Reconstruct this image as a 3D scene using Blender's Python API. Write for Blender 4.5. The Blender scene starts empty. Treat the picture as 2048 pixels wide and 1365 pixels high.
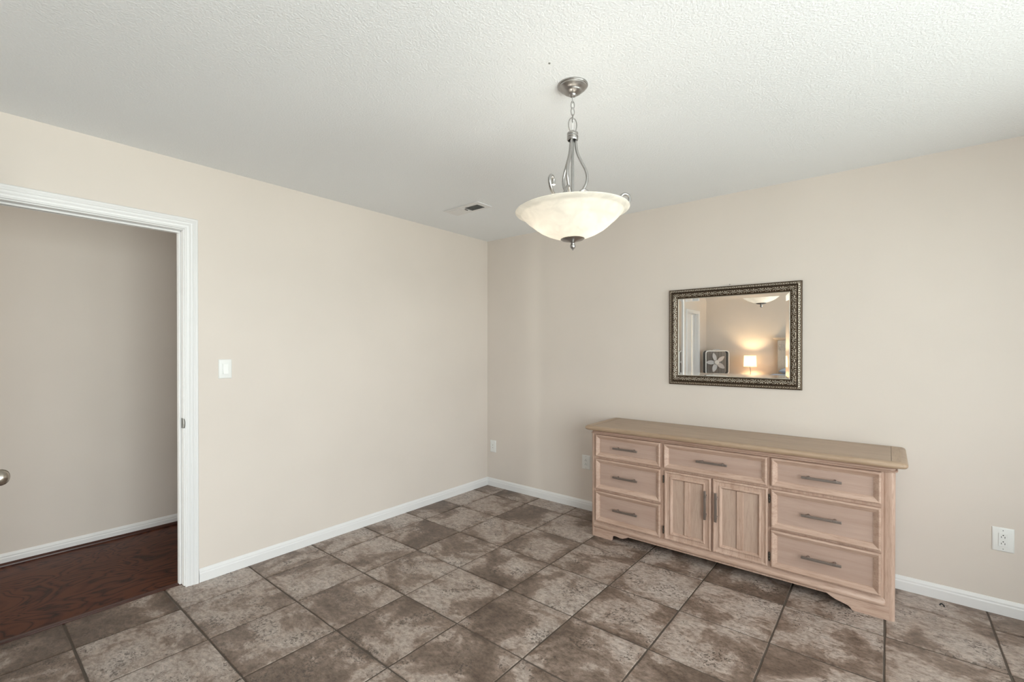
import bpy, bmesh, math, random
from mathutils import Vector, Matrix
random.seed(7)
PI = math.pi
S = bpy.context.scene
COL = S.collection
H = 2.44            # ceiling height

# ------------------------------------------------------------------ materials
def srgb(r, g, b):
    f = lambda c: (c/255/12.92) if c/255 <= .04045 else ((c/255+.055)/1.055)**2.4
    return (f(r), f(g), f(b), 1)

def newmat(name):
    m = bpy.data.materials.new(name); m.use_nodes = True
    nt = m.node_tree
    return m, nt, nt.nodes['Principled BSDF']

def N(nt, kind, **kw):
    n = nt.nodes.new(kind)
    for k, v in kw.items():
        if k in n.inputs.keys(): n.inputs[k].default_value = v
        else: setattr(n, k, v)
    return n

def L(nt, a, b): nt.links.new(a, b)

def ramp(nt, fac, stops):
    r = nt.nodes.new('ShaderNodeValToRGB')
    e = r.color_ramp.elements
    while len(e) < len(stops): e.new(.5)
    for el, (p, c) in zip(e, stops):
        el.position = p; el.color = c if len(c) == 4 else (*c, 1)
    L(nt, fac, r.inputs[0]); return r

def coords(nt, scale=(1, 1, 1), rot=(0, 0, 0)):
    tc = nt.nodes.new('ShaderNodeTexCoord'); mp = nt.nodes.new('ShaderNodeMapping')
    mp.inputs['Scale'].default_value = scale; mp.inputs['Rotation'].default_value = rot
    L(nt, tc.outputs['Object'], mp.inputs[0]); return mp.outputs[0]

def plain(name, col, rough=.5, metal=0, bump=0, bscale=200, spec=.5):
    m, nt, b = newmat(name)
    b.inputs['Base Color'].default_value = col
    b.inputs['Roughness'].default_value = rough
    b.inputs['Metallic'].default_value = metal
    b.inputs['Specular IOR Level'].default_value = spec
    co = coords(nt)
    n = N(nt, 'ShaderNodeTexNoise', Scale=bscale, Detail=3); L(nt, co, n.inputs['Vector'])
    mr = N(nt, 'ShaderNodeMapRange'); L(nt, n.outputs[0], mr.inputs[0])
    mr.inputs[3].default_value = max(0, rough-.04); mr.inputs[4].default_value = min(1, rough+.04)
    L(nt, mr.outputs[0], b.inputs['Roughness'])
    if bump:
        bp = N(nt, 'ShaderNodeBump', Strength=bump, Distance=.002); L(nt, n.outputs[0], bp.inputs['Height']); L(nt, bp.outputs[0], b.inputs['Normal'])
    return m

def wall_mat(name, col, var=.03, bump=.12, bscale=260, rough=.6):
    m, nt, b = newmat(name)
    co = coords(nt)
    n1 = N(nt, 'ShaderNodeTexNoise', Scale=1.3, Detail=3); L(nt, co, n1.inputs['Vector'])
    lo = tuple(c*(1-var) for c in col[:3]); hi = tuple(min(1, c*(1+var)) for c in col[:3])
    r = ramp(nt, n1.outputs[0], [(.3, lo), (.7, hi)]); L(nt, r.outputs[0], b.inputs['Base Color'])
    n2 = N(nt, 'ShaderNodeTexNoise', Scale=bscale, Detail=2); L(nt, co, n2.inputs['Vector'])
    bp = N(nt, 'ShaderNodeBump', Strength=bump, Distance=.0015); L(nt, n2.outputs[0], bp.inputs['Height']); L(nt, bp.outputs[0], b.inputs['Normal'])
    b.inputs['Roughness'].default_value = rough
    return m

def ceiling_mat():
    m, nt, b = newmat('ceiling_texture_paint')
    co = coords(nt)
    b.inputs['Base Color'].default_value = (.855, .865, .875, 1)
    b.inputs['Roughness'].default_value = .9
    n1 = N(nt, 'ShaderNodeTexNoise', Scale=120, Detail=4, Roughness=.6); L(nt, co, n1.inputs['Vector'])
    r = ramp(nt, n1.outputs[0], [(.42, (0, 0, 0)), (.62, (1, 1, 1))])
    bp = N(nt, 'ShaderNodeBump', Strength=.34, Distance=.004); L(nt, r.outputs[0], bp.inputs['Height']); L(nt, bp.outputs[0], b.inputs['Normal'])
    return m

def wood_mat(name, c_lo, c_hi, c_dark, axis='x', rough=.42, scale=1.0, pores=True):
    m, nt, b = newmat(name)
    st = {'x': (1.2, 14, 14), 'y': (14, 1.2, 14), 'z': (14, 14, 1.2)}[axis]
    oi = nt.nodes.new('ShaderNodeObjectInfo')
    tc = nt.nodes.new('ShaderNodeTexCoord'); mp = nt.nodes.new('ShaderNodeMapping')
    mp.inputs['Scale'].default_value = tuple(s*scale for s in st)
    add = N(nt, 'ShaderNodeVectorMath', operation='ADD'); L(nt, tc.outputs['Object'], add.inputs[0])
    sc = N(nt, 'ShaderNodeMath', operation='MULTIPLY'); sc.inputs[1].default_value = 37; L(nt, oi.outputs['Random'], sc.inputs[0]); L(nt, sc.outputs[0], add.inputs[1])
    L(nt, add.outputs[0], mp.inputs[0]); co = mp.outputs[0]
    n1 = N(nt, 'ShaderNodeTexNoise', Scale=1.6, Detail=5, Roughness=.6, Distortion=.6); L(nt, co, n1.inputs['Vector'])
    r = ramp(nt, n1.outputs[0], [(.3, c_lo), (.68, c_hi)])
    n2 = N(nt, 'ShaderNodeTexNoise', Scale=11, Detail=3, Roughness=.7); L(nt, co, n2.inputs['Vector'])
    r2 = ramp(nt, n2.outputs[0], [(.30, (1, 1, 1)), (.52, (0, 0, 0))])
    mx = N(nt, 'ShaderNodeMix', data_type='RGBA'); mx.inputs[7].default_value = (*c_dark[:3], 1)
    mm = N(nt, 'ShaderNodeMath', operation='MULTIPLY'); mm.inputs[1].default_value = .45 if pores else .15
    L(nt, r2.outputs[0], mm.inputs[0]); L(nt, mm.outputs[0], mx.inputs[0]); L(nt, r.outputs[0], mx.inputs[6])
    L(nt, mx.outputs[2], b.inputs['Base Color'])
    b.inputs['Roughness'].default_value = rough
    bp = N(nt, 'ShaderNodeBump', Strength=.06, Distance=.001); L(nt, n2.outputs[0], bp.inputs['Height']); L(nt, bp.outputs[0], b.inputs['Normal'])
    return m

def tile_mat():
    m, nt, b = newmat('stone_look_tile')
    at = N(nt, 'ShaderNodeVertexColor', layer_name='tile_seed')
    tc = nt.nodes.new('ShaderNodeTexCoord')
    sc = N(nt, 'ShaderNodeVectorMath', operation='SCALE'); sc.inputs[3].default_value = 40; L(nt, at.outputs[0], sc.inputs[0])
    add = N(nt, 'ShaderNodeVectorMath', operation='ADD'); L(nt, tc.outputs['Object'], add.inputs[0]); L(nt, sc.outputs[0], add.inputs[1])
    co = add.outputs[0]
    sep = nt.nodes.new('ShaderNodeSeparateColor'); L(nt, at.outputs[0], sep.inputs[0])
    # large cloudy patches
    n1 = N(nt, 'ShaderNodeTexNoise', Scale=3.0, Detail=10, Roughness=.62, Distortion=.45); L(nt, co, n1.inputs['Vector'])
    off = N(nt, 'ShaderNodeMath', operation='MULTIPLY_ADD'); off.inputs[1].default_value = .12; off.inputs[2].default_value = -.06; L(nt, sep.outputs[2], off.inputs[0])
    a1 = N(nt, 'ShaderNodeMath', operation='ADD'); L(nt, n1.outputs[0], a1.inputs[0]); L(nt, off.outputs[0], a1.inputs[1])
    base = ramp(nt, a1.outputs[0], [(.34, TC[0]), (.44, TC[1]), (.495, TC[2]), (.520, TC[3]), (.66, TC[4])])
    # medium marbling
    mp = N(nt, 'ShaderNodeMapping'); mp.inputs['Scale'].default_value = (1, 1.7, 1); L(nt, co, mp.inputs[0])
    n2 = N(nt, 'ShaderNodeTexNoise', Scale=30, Detail=8, Roughness=.80, Distortion=.35); L(nt, mp.outputs[0], n2.inputs['Vector'])
    r2 = ramp(nt, n2.outputs[0], [(.38, (.24, .20, .175)), (.50, (.50, .50, .50)), (.61, (.72, .71, .71))])
    mx = N(nt, 'ShaderNodeMix', data_type='RGBA', blend_type='OVERLAY'); mx.inputs[0].default_value = .8
    L(nt, base.outputs[0], mx.inputs[6]); L(nt, r2.outputs[0], mx.inputs[7])
    # fine pits
    n3 = N(nt, 'ShaderNodeTexNoise', Scale=80, Detail=4, Roughness=.6, Distortion=.6); L(nt, co, n3.inputs['Vector'])
    n4 = N(nt, 'ShaderNodeTexNoise', Scale=6, Detail=3); L(nt, co, n4.inputs['Vector'])
    s3 = N(nt, 'ShaderNodeMath', operation='MULTIPLY'); L(nt, n3.outputs[0], s3.inputs[0]); 
    r4 = ramp(nt, n4.outputs[0], [(.35, (.75, .75, .75)), (.65, (1.15, 1.15, 1.15))]); L(nt, r4.outputs[0], s3.inputs[1])
    r3 = ramp(nt, s3.outputs[0], [(.585, (0, 0, 0)), (.66, (1, 1, 1))])
    mx2 = N(nt, 'ShaderNodeMix', data_type='RGBA'); mx2.inputs[7].default_value = (.055, .040, .032, 1)
    m3 = N(nt, 'ShaderNodeMath', operation='MULTIPLY'); m3.inputs[1].default_value = .75; L(nt, r3.outputs[0], m3.inputs[0])
    L(nt, m3.outputs[0], mx2.inputs[0]); L(nt, mx.outputs[2], mx2.inputs[6])
    # worn brown tile borders (glaze variation towards the edge of each tile, driven by the tile's own edge coordinate)
    ed = N(nt, 'ShaderNodeVertexColor', layer_name='tile_edge')
    se = nt.nodes.new('ShaderNodeSeparateColor'); L(nt, ed.outputs[0], se.inputs[0])
    mxx = N(nt, 'ShaderNodeMath', operation='MAXIMUM')
    def dist(o):
        a = N(nt, 'ShaderNodeMath', operation='MULTIPLY_ADD'); a.inputs[1].default_value = 2; a.inputs[2].default_value = -1; L(nt, o, a.inputs[0])
        q = N(nt, 'ShaderNodeMath', operation='ABSOLUTE'); L(nt, a.outputs[0], q.inputs[0]); return q.outputs[0]
    L(nt, dist(se.outputs[0]), mxx.inputs[0]); L(nt, dist(se.outputs[1]), mxx.inputs[1])
    nb = N(nt, 'ShaderNodeTexNoise', Scale=7, Detail=6, Roughness=.65, Distortion=1); L(nt, co, nb.inputs['Vector'])
    ad = N(nt, 'ShaderNodeMath', operation='MULTIPLY_ADD'); ad.inputs[1].default_value = 1.5; L(nt, nb.outputs[0], ad.inputs[0]); L(nt, mxx.outputs[0], ad.inputs[2])
    re = ramp(nt, ad.outputs[0], [(.0, (0, 0, 0)), (1, (1, 1, 1))])
    mr = N(nt, 'ShaderNodeMapRange'); mr.inputs[1].default_value = 1.62; mr.inputs[2].default_value = 1.95; L(nt, ad.outputs[0], mr.inputs[0])
    mx3 = N(nt, 'ShaderNodeMix', data_type='RGBA', blend_type='MULTIPLY'); mx3.inputs[7].default_value = (.50, .42, .36, 1)
    m5 = N(nt, 'ShaderNodeMath', operation='MULTIPLY'); m5.inputs[1].default_value = .8; L(nt, mr.outputs[0], m5.inputs[0]); L(nt, m5.outputs[0], mx3.inputs[0]); L(nt, mx2.outputs[2], mx3.inputs[6])
    L(nt, mx3.outputs[2], b.inputs['Base Color'])
    rr = N(nt, 'ShaderNodeMapRange'); L(nt, n2.outputs[0], rr.inputs[0]); rr.inputs[3].default_value = .30; rr.inputs[4].default_value = .58
    L(nt, rr.outputs[0], b.inputs['Roughness'])
    bsum = N(nt, 'ShaderNodeMath', operation='SUBTRACT'); L(nt, n2.outputs[0], bsum.inputs[0]); L(nt, m3.outputs[0], bsum.inputs[1])
    bp = N(nt, 'ShaderNodeBump', Strength=.35, Distance=.002); L(nt, bsum.outputs[0], bp.inputs['Height']); L(nt, bp.outputs[0], b.inputs['Normal'])
    return m

# tile palette, dark brown to pale cream
TC = [(.112, .077, .058), (.178, .130, .102), (.242, .182, .148), (.345, .278, .238), (.42, .362, .325)]

def hall_floor_mat():
    m, nt, b = newmat('dark_red_wood_floor')
    tc = nt.nodes.new('ShaderNodeTexCoord')
    mp = N(nt, 'ShaderNodeMapping'); mp.inputs['Scale'].default_value = (1.0, .55, 1); L(nt, tc.outputs['Object'], mp.inputs[0])
    n0 = N(nt, 'ShaderNodeTexNoise', Scale=4.2, Detail=2.5, Roughness=.5, Distortion=.8); L(nt, mp.outputs[0], n0.inputs['Vector'])
    mul = N(nt, 'ShaderNodeMath', operation='MULTIPLY'); mul.inputs[1].default_value = 26; L(nt, n0.outputs[0], mul.inputs[0])
    fr = N(nt, 'ShaderNodeMath', operation='PINGPONG'); fr.inputs[1].default_value = 1; L(nt, mul.outputs[0], fr.inputs[0])
    nf = N(nt, 'ShaderNodeTexNoise', Scale=60, Detail=3); L(nt, mp.outputs[0], nf.inputs['Vector'])
    ad = N(nt, 'ShaderNodeMath', operation='MULTIPLY_ADD'); ad.inputs[1].default_value = .5; L(nt, nf.outputs[0], ad.inputs[0]); L(nt, fr.outputs[0], ad.inputs[2])
    r = ramp(nt, ad.outputs[0], [(.20, (.012, .0035, .002)), (.50, (.058, .0145, .0075)), (.95, (.090, .027, .012))])
    L(nt, r.outputs[0], b.inputs['Base Color'])
    n5 = N(nt, 'ShaderNodeTexNoise', Scale=1.8, Detail=2); L(nt, tc.outputs['Object'], n5.inputs['Vector'])
    b.inputs['Roughness'].default_value = .34
    b.inputs['Specular IOR Level'].default_value = .10
    return m

def glass_mat(name, tint=(.95, .98, .97, 1), gl=.06):
    m = bpy.data.materials.new(name); m.use_nodes = True; nt = m.node_tree
    nt.nodes.remove(nt.nodes['Principled BSDF'])
    t = N(nt, 'ShaderNodeBsdfTransparent'); t.inputs[0].default_value = tint
    g = N(nt, 'ShaderNodeBsdfGlossy'); g.inputs['Roughness'].default_value = .0
    mx = N(nt, 'ShaderNodeMixShader'); mx.inputs[0].default_value = gl
    L(nt, t.outputs[0], mx.inputs[1]); L(nt, g.outputs[0], mx.inputs[2]); L(nt, mx.outputs[0], nt.nodes['Material Output'].inputs[0])
    return m

def emit_mat(name, col, s):
    m = bpy.data.materials.new(name); m.use_nodes = True; nt = m.node_tree
    nt.nodes.remove(nt.nodes['Principled BSDF'])
    e = N(nt, 'ShaderNodeEmission', Strength=s); e.inputs[0].default_value = col
    L(nt, e.outputs[0], nt.nodes['Material Output'].inputs[0]); return m

def shade_mat(name, col, mixd=.5, gl=.05, alabaster=False):
    m = bpy.data.materials.new(name); m.use_nodes = True; nt = m.node_tree
    nt.nodes.remove(nt.nodes['Principled BSDF'])
    t = N(nt, 'ShaderNodeBsdfTranslucent'); t.inputs[0].default_value = col
    d = N(nt, 'ShaderNodeBsdfDiffuse'); d.inputs[0].default_value = col
    g = N(nt, 'ShaderNodeBsdfGlossy'); g.inputs['Roughness'].default_value = .25
    if alabaster:
        co = coords(nt, (1, 1, 1))
        n = N(nt, 'ShaderNodeTexNoise', Scale=9, Detail=4, Distortion=2.2); L(nt, co, n.inputs['Vector'])
        r = ramp(nt, n.outputs[0], [(.35, tuple(c*.90 for c in col[:3])), (.6, col[:3])])
        L(nt, r.outputs[0], t.inputs[0]); L(nt, r.outputs[0], d.inputs[0])
    mx = N(nt, 'ShaderNodeMixShader'); mx.inputs[0].default_value = mixd
    mx2 = N(nt, 'ShaderNodeMixShader'); mx2.inputs[0].default_value = gl
    L(nt, t.outputs[0], mx.inputs[1]); L(nt, d.outputs[0], mx.inputs[2])
    L(nt, mx.outputs[0], mx2.inputs[1]); L(nt, g.outputs[0], mx2.inputs[2]); L(nt, mx2.outputs[0], nt.nodes['Material Output'].inputs[0])
    return m

def antique_mat():
    m, nt, b = newmat('antique_silver_bronze')
    at = N(nt, 'ShaderNodeVertexColor', layer_name='gilding')
    co = coords(nt)
    n = N(nt, 'ShaderNodeTexNoise', Scale=240, Detail=3); L(nt, co, n.inputs['Vector'])
    ad = N(nt, 'ShaderNodeMath', operation='MULTIPLY_ADD'); ad.inputs[1].default_value = .5; L(nt, n.outputs[0], ad.inputs[0]); L(nt, at.outputs[0], ad.inputs[2])
    r = ramp(nt, ad.outputs[0], [(.40, (.085, .060, .040)), (.66, (.27, .225, .175)), (.92, (.66, .62, .54))])
    L(nt, r.outputs[0], b.inputs['Base Color'])
    b.inputs['Metallic'].default_value = .75; b.inputs['Roughness'].default_value = .42
    return m

M = {}
M['wall'] = wall_mat('beige_wall_paint', (.70, .630, .570, 1))
M['ceil'] = ceiling_mat()
M['white'] = plain('white_trim_paint', (.775, .765, .76, 1), .38, bump=.05, bscale=60)
M['plate'] = plain('white_plastic', (.80, .80, .78, 1), .35)
M['slot'] = plain('dark_slot', (.03, .03, .03, 1), .6)
M['tile'] = tile_mat()
M['grout'] = plain('brown_grout', (.100, .078, .062, 1), .85, bump=.4, bscale=300)
M['hallfloor'] = hall_floor_mat()
M['shoe'] = plain('dark_shoe_moulding', (.05, .014, .008, 1), .35)
M['nickel'] = plain('brushed_nickel', (.43, .42, .41, 1), .31, 1, bscale=90)
M['knob'] = plain('satin_nickel_knob', (.42, .38, .33, 1), .26, 1)
M['pewter'] = plain('dark_pewter', (.27, .225, .20, 1), .42, .8)
M['steel'] = plain('dark_steel', (.25, .25, .24, 1), .35, 1)
M['hinge'] = plain('dark_hinge_metal', (.10, .085, .07, 1), .45, .8)
OAK_LO, OAK_HI, OAK_DK = (.425, .280, .212), (.565, .402, .322), (.27, .155, .10)
M['oakx'] = wood_mat('blond_oak_horizontal', OAK_LO, OAK_HI, OAK_DK, 'x')
M['oakz'] = wood_mat('blond_oak_vertical', OAK_LO, OAK_HI, OAK_DK, 'z')
M['oakpanel'] = wood_mat('oak_drawer_panel', (.40, .272, .218), (.47, .338, .280), (.30, .19, .15), 'x', pores=False, rough=.36)
M['oakpanelz'] = wood_mat('oak_door_panel', (.42, .292, .228), (.51, .375, .302), (.31, .20, .15), 'z', rough=.36)
M['oaktop'] = wood_mat('oak_top', (.345, .235, .155), (.435, .315, .222), (.24, .155, .09), 'x', rough=.36)
M['oaktopy'] = wood_mat('oak_top_breadboard', (.36, .24, .15), (.46, .33, .22), (.23, .14, .08), 'y', rough=.36)
M['bowl'] = shade_mat('alabaster_glass', (.97, .94, .88, 1), .30, .06, True)
M['bulb'] = emit_mat('lit_bulb', (1, .92, .82, 1), 33)
M['antique'] = antique_mat()
M['beadsilver'] = plain('silver_leaf', (.62, .58, .50, 1), .3, 1)
M['fanwhite'] = plain('fan_white_plastic', (.72, .71, .69, 1), .4)
M['fanblade'] = plain('fan_blade_plastic', (.62, .60, .60, 1), .4)
M['fangrey'] = plain('fan_grey_housing', (.10, .10, .095, 1), .55)
M['linen'] = plain('blue_white_linen', (.50, .56, .68, 1), .9, bump=.3, bscale=120)
M['bedwood'] = wood_mat('whitewashed_bed_wood', (.55, .48, .40), (.66, .58, .50), (.40, .33, .26), 'z')
M['lampshade'] = shade_mat('lamp_shade_linen', (.96, .93, .88, 1), .15, 0)
M['lampbulb'] = emit_mat('warm_bulb', (1, .70, .38, 1), 560)
M['glass'] = glass_mat('window_glass')
mm, nt_, b_ = newmat('mirror_silvering'); b_.inputs['Metallic'].default_value = 1; b_.inputs['Roughness'].default_value = 0.0
b_.inputs['Base Color'].default_value = (.90, .91, .90, 1)
n_ = N(nt_, 'ShaderNodeTexNoise', Scale=3); r_ = ramp(nt_, n_.outputs[0], [(.3, (.89, .90, .89)), (.7, (.92, .925, .92))]); L(nt_, r_.outputs[0], b_.inputs['Base Color'])
M['mirror'] = mm
M['grass'] = plain('grass', (.10, .16, .05, 1), .9, bump=.5, bscale=30)

# ------------------------------------------------------------------ mesh helpers
class MB:
    def __init__(s): s.v = []; s.f = []; s.m = []; s.mats = []; s.cur = 0
    def mat(s, m):
        if m not in s.mats: s.mats.append(m)
        s.cur = s.mats.index(m); return s
    def add(s, vs, fs):
        o = len(s.v); s.v += [tuple(v) for v in vs]
        for f in fs: s.f.append([i+o for i in f]); s.m.append(s.cur)
        return s
    def box(s, x0, x1, y0, y1, z0, z1, T=None):
        vs = [(x, y, z) for z in (z0, z1) for y in (y0, y1) for x in (x0, x1)]
        if T: vs = [tuple(T @ Vector(v)) for v in vs]
        return s.add(vs, [(0, 2, 3, 1), (4, 5, 7, 6), (0, 1, 5, 4), (2, 6, 7, 3), (0, 4, 6, 2), (1, 3, 7, 5)])
    def lathe(s, prof, c=(0, 0, 0), n=48, T=None, cap=True):
        vs = []; fs = []
        for r, z in prof:
            for k in range(n):
                a = 2*PI*k/n; vs.append((r*math.cos(a), r*math.sin(a), z))
        for i in range(len(prof)-1):
            for k in range(n):
                k2 = (k+1) % n; fs.append((i*n+k, i*n+k2, (i+1)*n+k2, (i+1)*n+k))
        if cap:
            if prof[0][0] > 1e-6: fs.append(tuple(range(n-1, -1, -1)))
            if prof[-1][0] > 1e-6: fs.append(tuple((len(prof)-1)*n+k for k in range(n)))
        if T: vs = [T @ Vector(v) for v in vs]
        vs = [(v[0]+c[0], v[1]+c[1], v[2]+c[2]) for v in vs]
        return s.add(vs, fs)
    def tube(s, pts, r, n=12, closed=False, caps=True):
        pts = [Vector(p) for p in pts]; K = len(pts)
        rs = r if isinstance(r, (list, tuple)) else [r]*K
        vs = []; fs = []; up = None
        for i, p in enumerate(pts):
            a = pts[(i-1) % K] if (closed or i > 0) else p; b = pts[(i+1) % K] if (closed or i < K-1) else p
            t = (b-a).normalized()
            if up is None:
                up = Vector((0, 0, 1)) if abs(t.z) < .9 else Vector((1, 0, 0))
            x = (up - t*up.dot(t)).normalized(); y = t.cross(x); up = x
            for k in range(n):
                q = 2*PI*k/n; vs.append(p + (x*math.cos(q)+y*math.sin(q))*rs[i])
        for i in range(K if closed else K-1):
            j = (i+1) % K
            for k in range(n):
                k2 = (k+1) % n; fs.append((i*n+k, i*n+k2, j*n+k2, j*n+k))
        if caps and not closed: fs += [tuple(range(n-1, -1, -1)), tuple((K-1)*n+k for k in range(n))]
        return s.add(vs, fs)
    def extrude(s, poly, a, b):
        """poly: list of 3D points (closed loop); extrude along vector b-a, starting at offset a"""
        a = Vector(a); b = Vector(b); n = len(poly)
        vs = [Vector(p)+a for p in poly]+[Vector(p)+b for p in poly]
        fs = [(i, (i+1) % n, n+(i+1) % n, n+i) for i in range(n)]+[tuple(range(n-1, -1, -1)), tuple(range(n, 2*n))]
        return s.add(vs, fs)
    def build(s, name, mat=None, parent=None, smooth=35, bevel=0, loc=None, segs=2):
        me = bpy.data.meshes.new(name); 
        O = Vector(loc) if loc else Vector((0, 0, 0))
        me.from_pydata([tuple(Vector(v)-O) for v in s.v], [], s.f); me.update()
        mats = s.mats or [mat]
        for m in mats: me.materials.append(m)
        if s.mats: me.polygons.foreach_set('material_index', s.m)
        bm = bmesh.new(); bm.from_mesh(me); bmesh.ops.remove_doubles(bm, verts=bm.verts, dist=1e-6); bmesh.ops.recalc_face_normals(bm, faces=bm.faces)
        bm.to_mesh(me); bm.free()
        o = bpy.data.objects.new(name, me); COL.objects.link(o)
        if loc: o.location = O
        if parent:
            o.parent = parent
            o.location = (O if loc else Vector((0, 0, 0))) - world_loc(parent)
        if smooth:
            for p in me.polygons: p.use_smooth = True
            me.set_sharp_from_angle(angle=math.radians(smooth))
        if bevel:
            bv = o.modifiers.new('bevel', 'BEVEL'); bv.width = bevel; bv.segments = segs; bv.limit_method = 'ANGLE'; bv.angle_limit = math.radians(40); bv.harden_normals = False
        return o

def world_loc(o):
    v = Vector((0, 0, 0))
    while o: v = v+o.location; o = o.parent
    return v

def tag(o, label=None, cat=None, group=None, kind=None):
    if label: o['label'] = label
    if cat: o['category'] = cat
    if group: o['group'] = group
    if kind: o['kind'] = kind
    return o

def thing(name, label, cat, loc=(0, 0, 0), rz=0, group=None):
    o = bpy.data.objects.new(name, None); COL.objects.link(o); o.location = loc; o.rotation_euler = (0, 0, rz); o.empty_display_size = .1
    return tag(o, label, cat, group)

def struct(o, label, cat='structure'): return tag(o, label, cat, kind='structure')

def catmull(pts, n=8, closed=False):
    P = [Vector(p) for p in pts]; out = []; K = len(P)
    for i in range(K if closed else K-1):
        p0 = P[(i-1) % K] if (closed or i > 0) else P[i]; p1 = P[i]; p2 = P[(i+1) % K]; p3 = P[(i+2) % K] if (closed or i < K-2) else p2
        for k in range(n):
            t = k/n
            out.append(.5*((2*p1)+(-p0+p2)*t+(2*p0-5*p1+4*p2-p3)*t*t+(-p0+3*p1-3*p2+p3)*t**3))
    if not closed: out.append(P[-1])
    return out

# ------------------------------------------------------------------ room shell
XR, YB, TH = 4.40, -7.22, .115      # right wall, wall behind the camera, partition thickness
DO0, DO1, DOZ = -3.395, -2.578, 2.043      # hall door opening
D20, D21 = -6.64, -5.96                     # second doorway in the left wall, further back

# floor: every tile with its own chamfered edge, in one floor mesh
tx = [-.075, .252, .649, 1.047, 1.46, 1.873, 2.276, 2.693, 3.109, 3.52, 3.93, 4.34, 4.42]
ty = [.02, -.21, -.616, -1.018, -1.417, -1.83, -2.24, -2.658, -3.07]
while ty[-1] > YB: ty.append(ty[-1]-.41)
ty = [max(t, YB-.02) for t in ty]
fl = MB()
seeds = []; edges = []
fl.mat(M['grout']).box(-.062, XR+.06, YB-.06, .06, -.06, -.0035)
nv0 = len(fl.v)
g = .0042; ch = .0022
fl.mat(M['tile'])
for i in range(len(tx)-1):
    for j in range(len(ty)-1):
        a, b_, c, d = tx[i]+g, tx[i+1]-g, ty[j+1]+g, ty[j]-g
        if b_-a < .02 or d-c < .02: continue
        jig = lambda: random.uniform(-.0010, .0010)
        a += jig(); b_ += jig(); c += jig(); d += jig()
        NX = 6
        def row(x0, x1, y0, y1, z): return
        vs = []; 
        wob = [(random.uniform(-.0008, .0008)) for _ in range(40)]
        per = []
        for k in range(NX): per.append((a+(b_-a)*k/NX, c, 0, -1))
        for k in range(NX): per.append((b_, c+(d-c)*k/NX, 1, 0))
        for k in range(NX): per.append((b_-(b_-a)*k/NX, d, 0, 1))
        for k in range(NX): per.append((a, d-(d-c)*k/NX, -1, 0))
        cx, cy = (a+b_)/2, (c+d)/2; hx, hy = (b_-a)/2, (d-c)/2
        n = len(per)
        for z, ins in ((-.005, 0), (-.0018, 0), (0, ch)):
            for k, (x, y, nx, ny) in enumerate(per):
                x += nx*wob[k]; y += ny*wob[k]
                vs.append((cx+(x-cx)*(1-ins/hx), cy+(y-cy)*(1-ins/hy), z))
        fs = []
        for r in range(2):
            for k in range(n): k2 = (k+1) % n; fs.append((r*n+k, r*n+k2, (r+1)*n+k2, (r+1)*n+k))
        fs.append(tuple(2*n+k for k in range(n)))
        fl.add(vs, fs)
        sd = (random.random(), random.random(), random.random())
        full = lambda lo, hi, v: (v-lo)/(hi-lo)
        seeds += [sd]*len(vs); edges += [(full(a, b_, v[0]), full(c, d, v[1]), 0) for v in vs]
me = bpy.data.meshes.new('floor'); me.from_pydata(fl.v, [], fl.f)
for m_ in fl.mats: me.materials.append(m_)
me.polygons.foreach_set('material_index', fl.m)
for nm, dat in (('tile_seed', seeds), ('tile_edge', edges)):
    at = me.color_attributes.new(nm, 'FLOAT_COLOR', 'POINT')
    flat = []
    for k in range(len(fl.v)):
        c = dat[k-nv0] if k >= nv0 else (0, 0, 0)
        flat += [c[0], c[1], c[2], 1]
    at.data.foreach_set('color', flat)
me.update()
floor = bpy.data.objects.new('floor', me); COL.objects.link(floor); struct(floor, 'brown mottled stone-look square tile floor with dark grout', 'floor')

struct(MB().box(-1.35, XR+.15, YB-.15, .15, H, H+.12).build('ceiling', M['ceil'], smooth=0), 'pale grey stippled ceiling', 'ceiling')
struct(MB().box(-1.4, XR+.15, 0, .15, 0-.06, H).build('wall_back', M['wall'], smooth=0), 'beige wall behind the wooden dresser and mirror', 'wall')
wl = MB()
wl.box(-TH, 0, DO1+.019, 0, -.06, H); wl.box(-TH, 0, D21+.019, DO0-.019, -.06, H); wl.box(-TH, 0, YB, D20-.019, -.06, H)
wl.box(-TH, 0, DO0-.019, DO1+.019, DOZ+.019, H); wl.box(-TH, 0, D20-.019, D21+.019, DOZ+.019, H)
struct(wl.build('wall_left', M['wall'], smooth=0), 'beige wall with the light switch and hall doorway', 'wall')
# right wall with a patio window, and a second window further back
W1 = (-1.95, -.80, .55, 2.08); W2 = (-4.45, -2.30, .12, 2.08); W3 = (-6.7, -5.5, .8, 2.05)
WS = (W1, W2, W3)
wr = MB()
edge = YB-.1
for W in sorted(WS):
    wr.box(XR, XR+.15, edge, W[0], -.06, H); edge = W[1]
    wr.box(XR, XR+.15, W[0], W[1], -.06, W[2]); wr.box(XR, XR+.15, W[0], W[1], W[3], H)
wr.box(XR, XR+.15, edge, 0, -.06, H)
struct(wr.build('wall_right', M['wall'], smooth=0), 'beige wall with three windows', 'wall')
W4 = (3.10, 4.25, .12, 2.08)      # added window behind the camera, lights the dresser wall from the front
wf = MB()
HW = (-1.13, -.66, .10, 2.02)       # added opening at the unseen hall end, brightens the hallway
wf.box(-1.35, HW[0], YB-.15, YB, -.06, H); wf.box(HW[1], W4[0], YB-.15, YB, -.06, H); wf.box(HW[0], HW[1], YB-.15, YB, -.06, HW[2]); wf.box(HW[0], HW[1], YB-.15, YB, HW[3], H); wf.box(W4[1], XR+.15, YB-.15, YB, -.06, H); wf.box(W4[0], W4[1], YB-.15, YB, -.06, W4[2]); wf.box(W4[0], W4[1], YB-.15, YB, W4[3], H)
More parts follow.
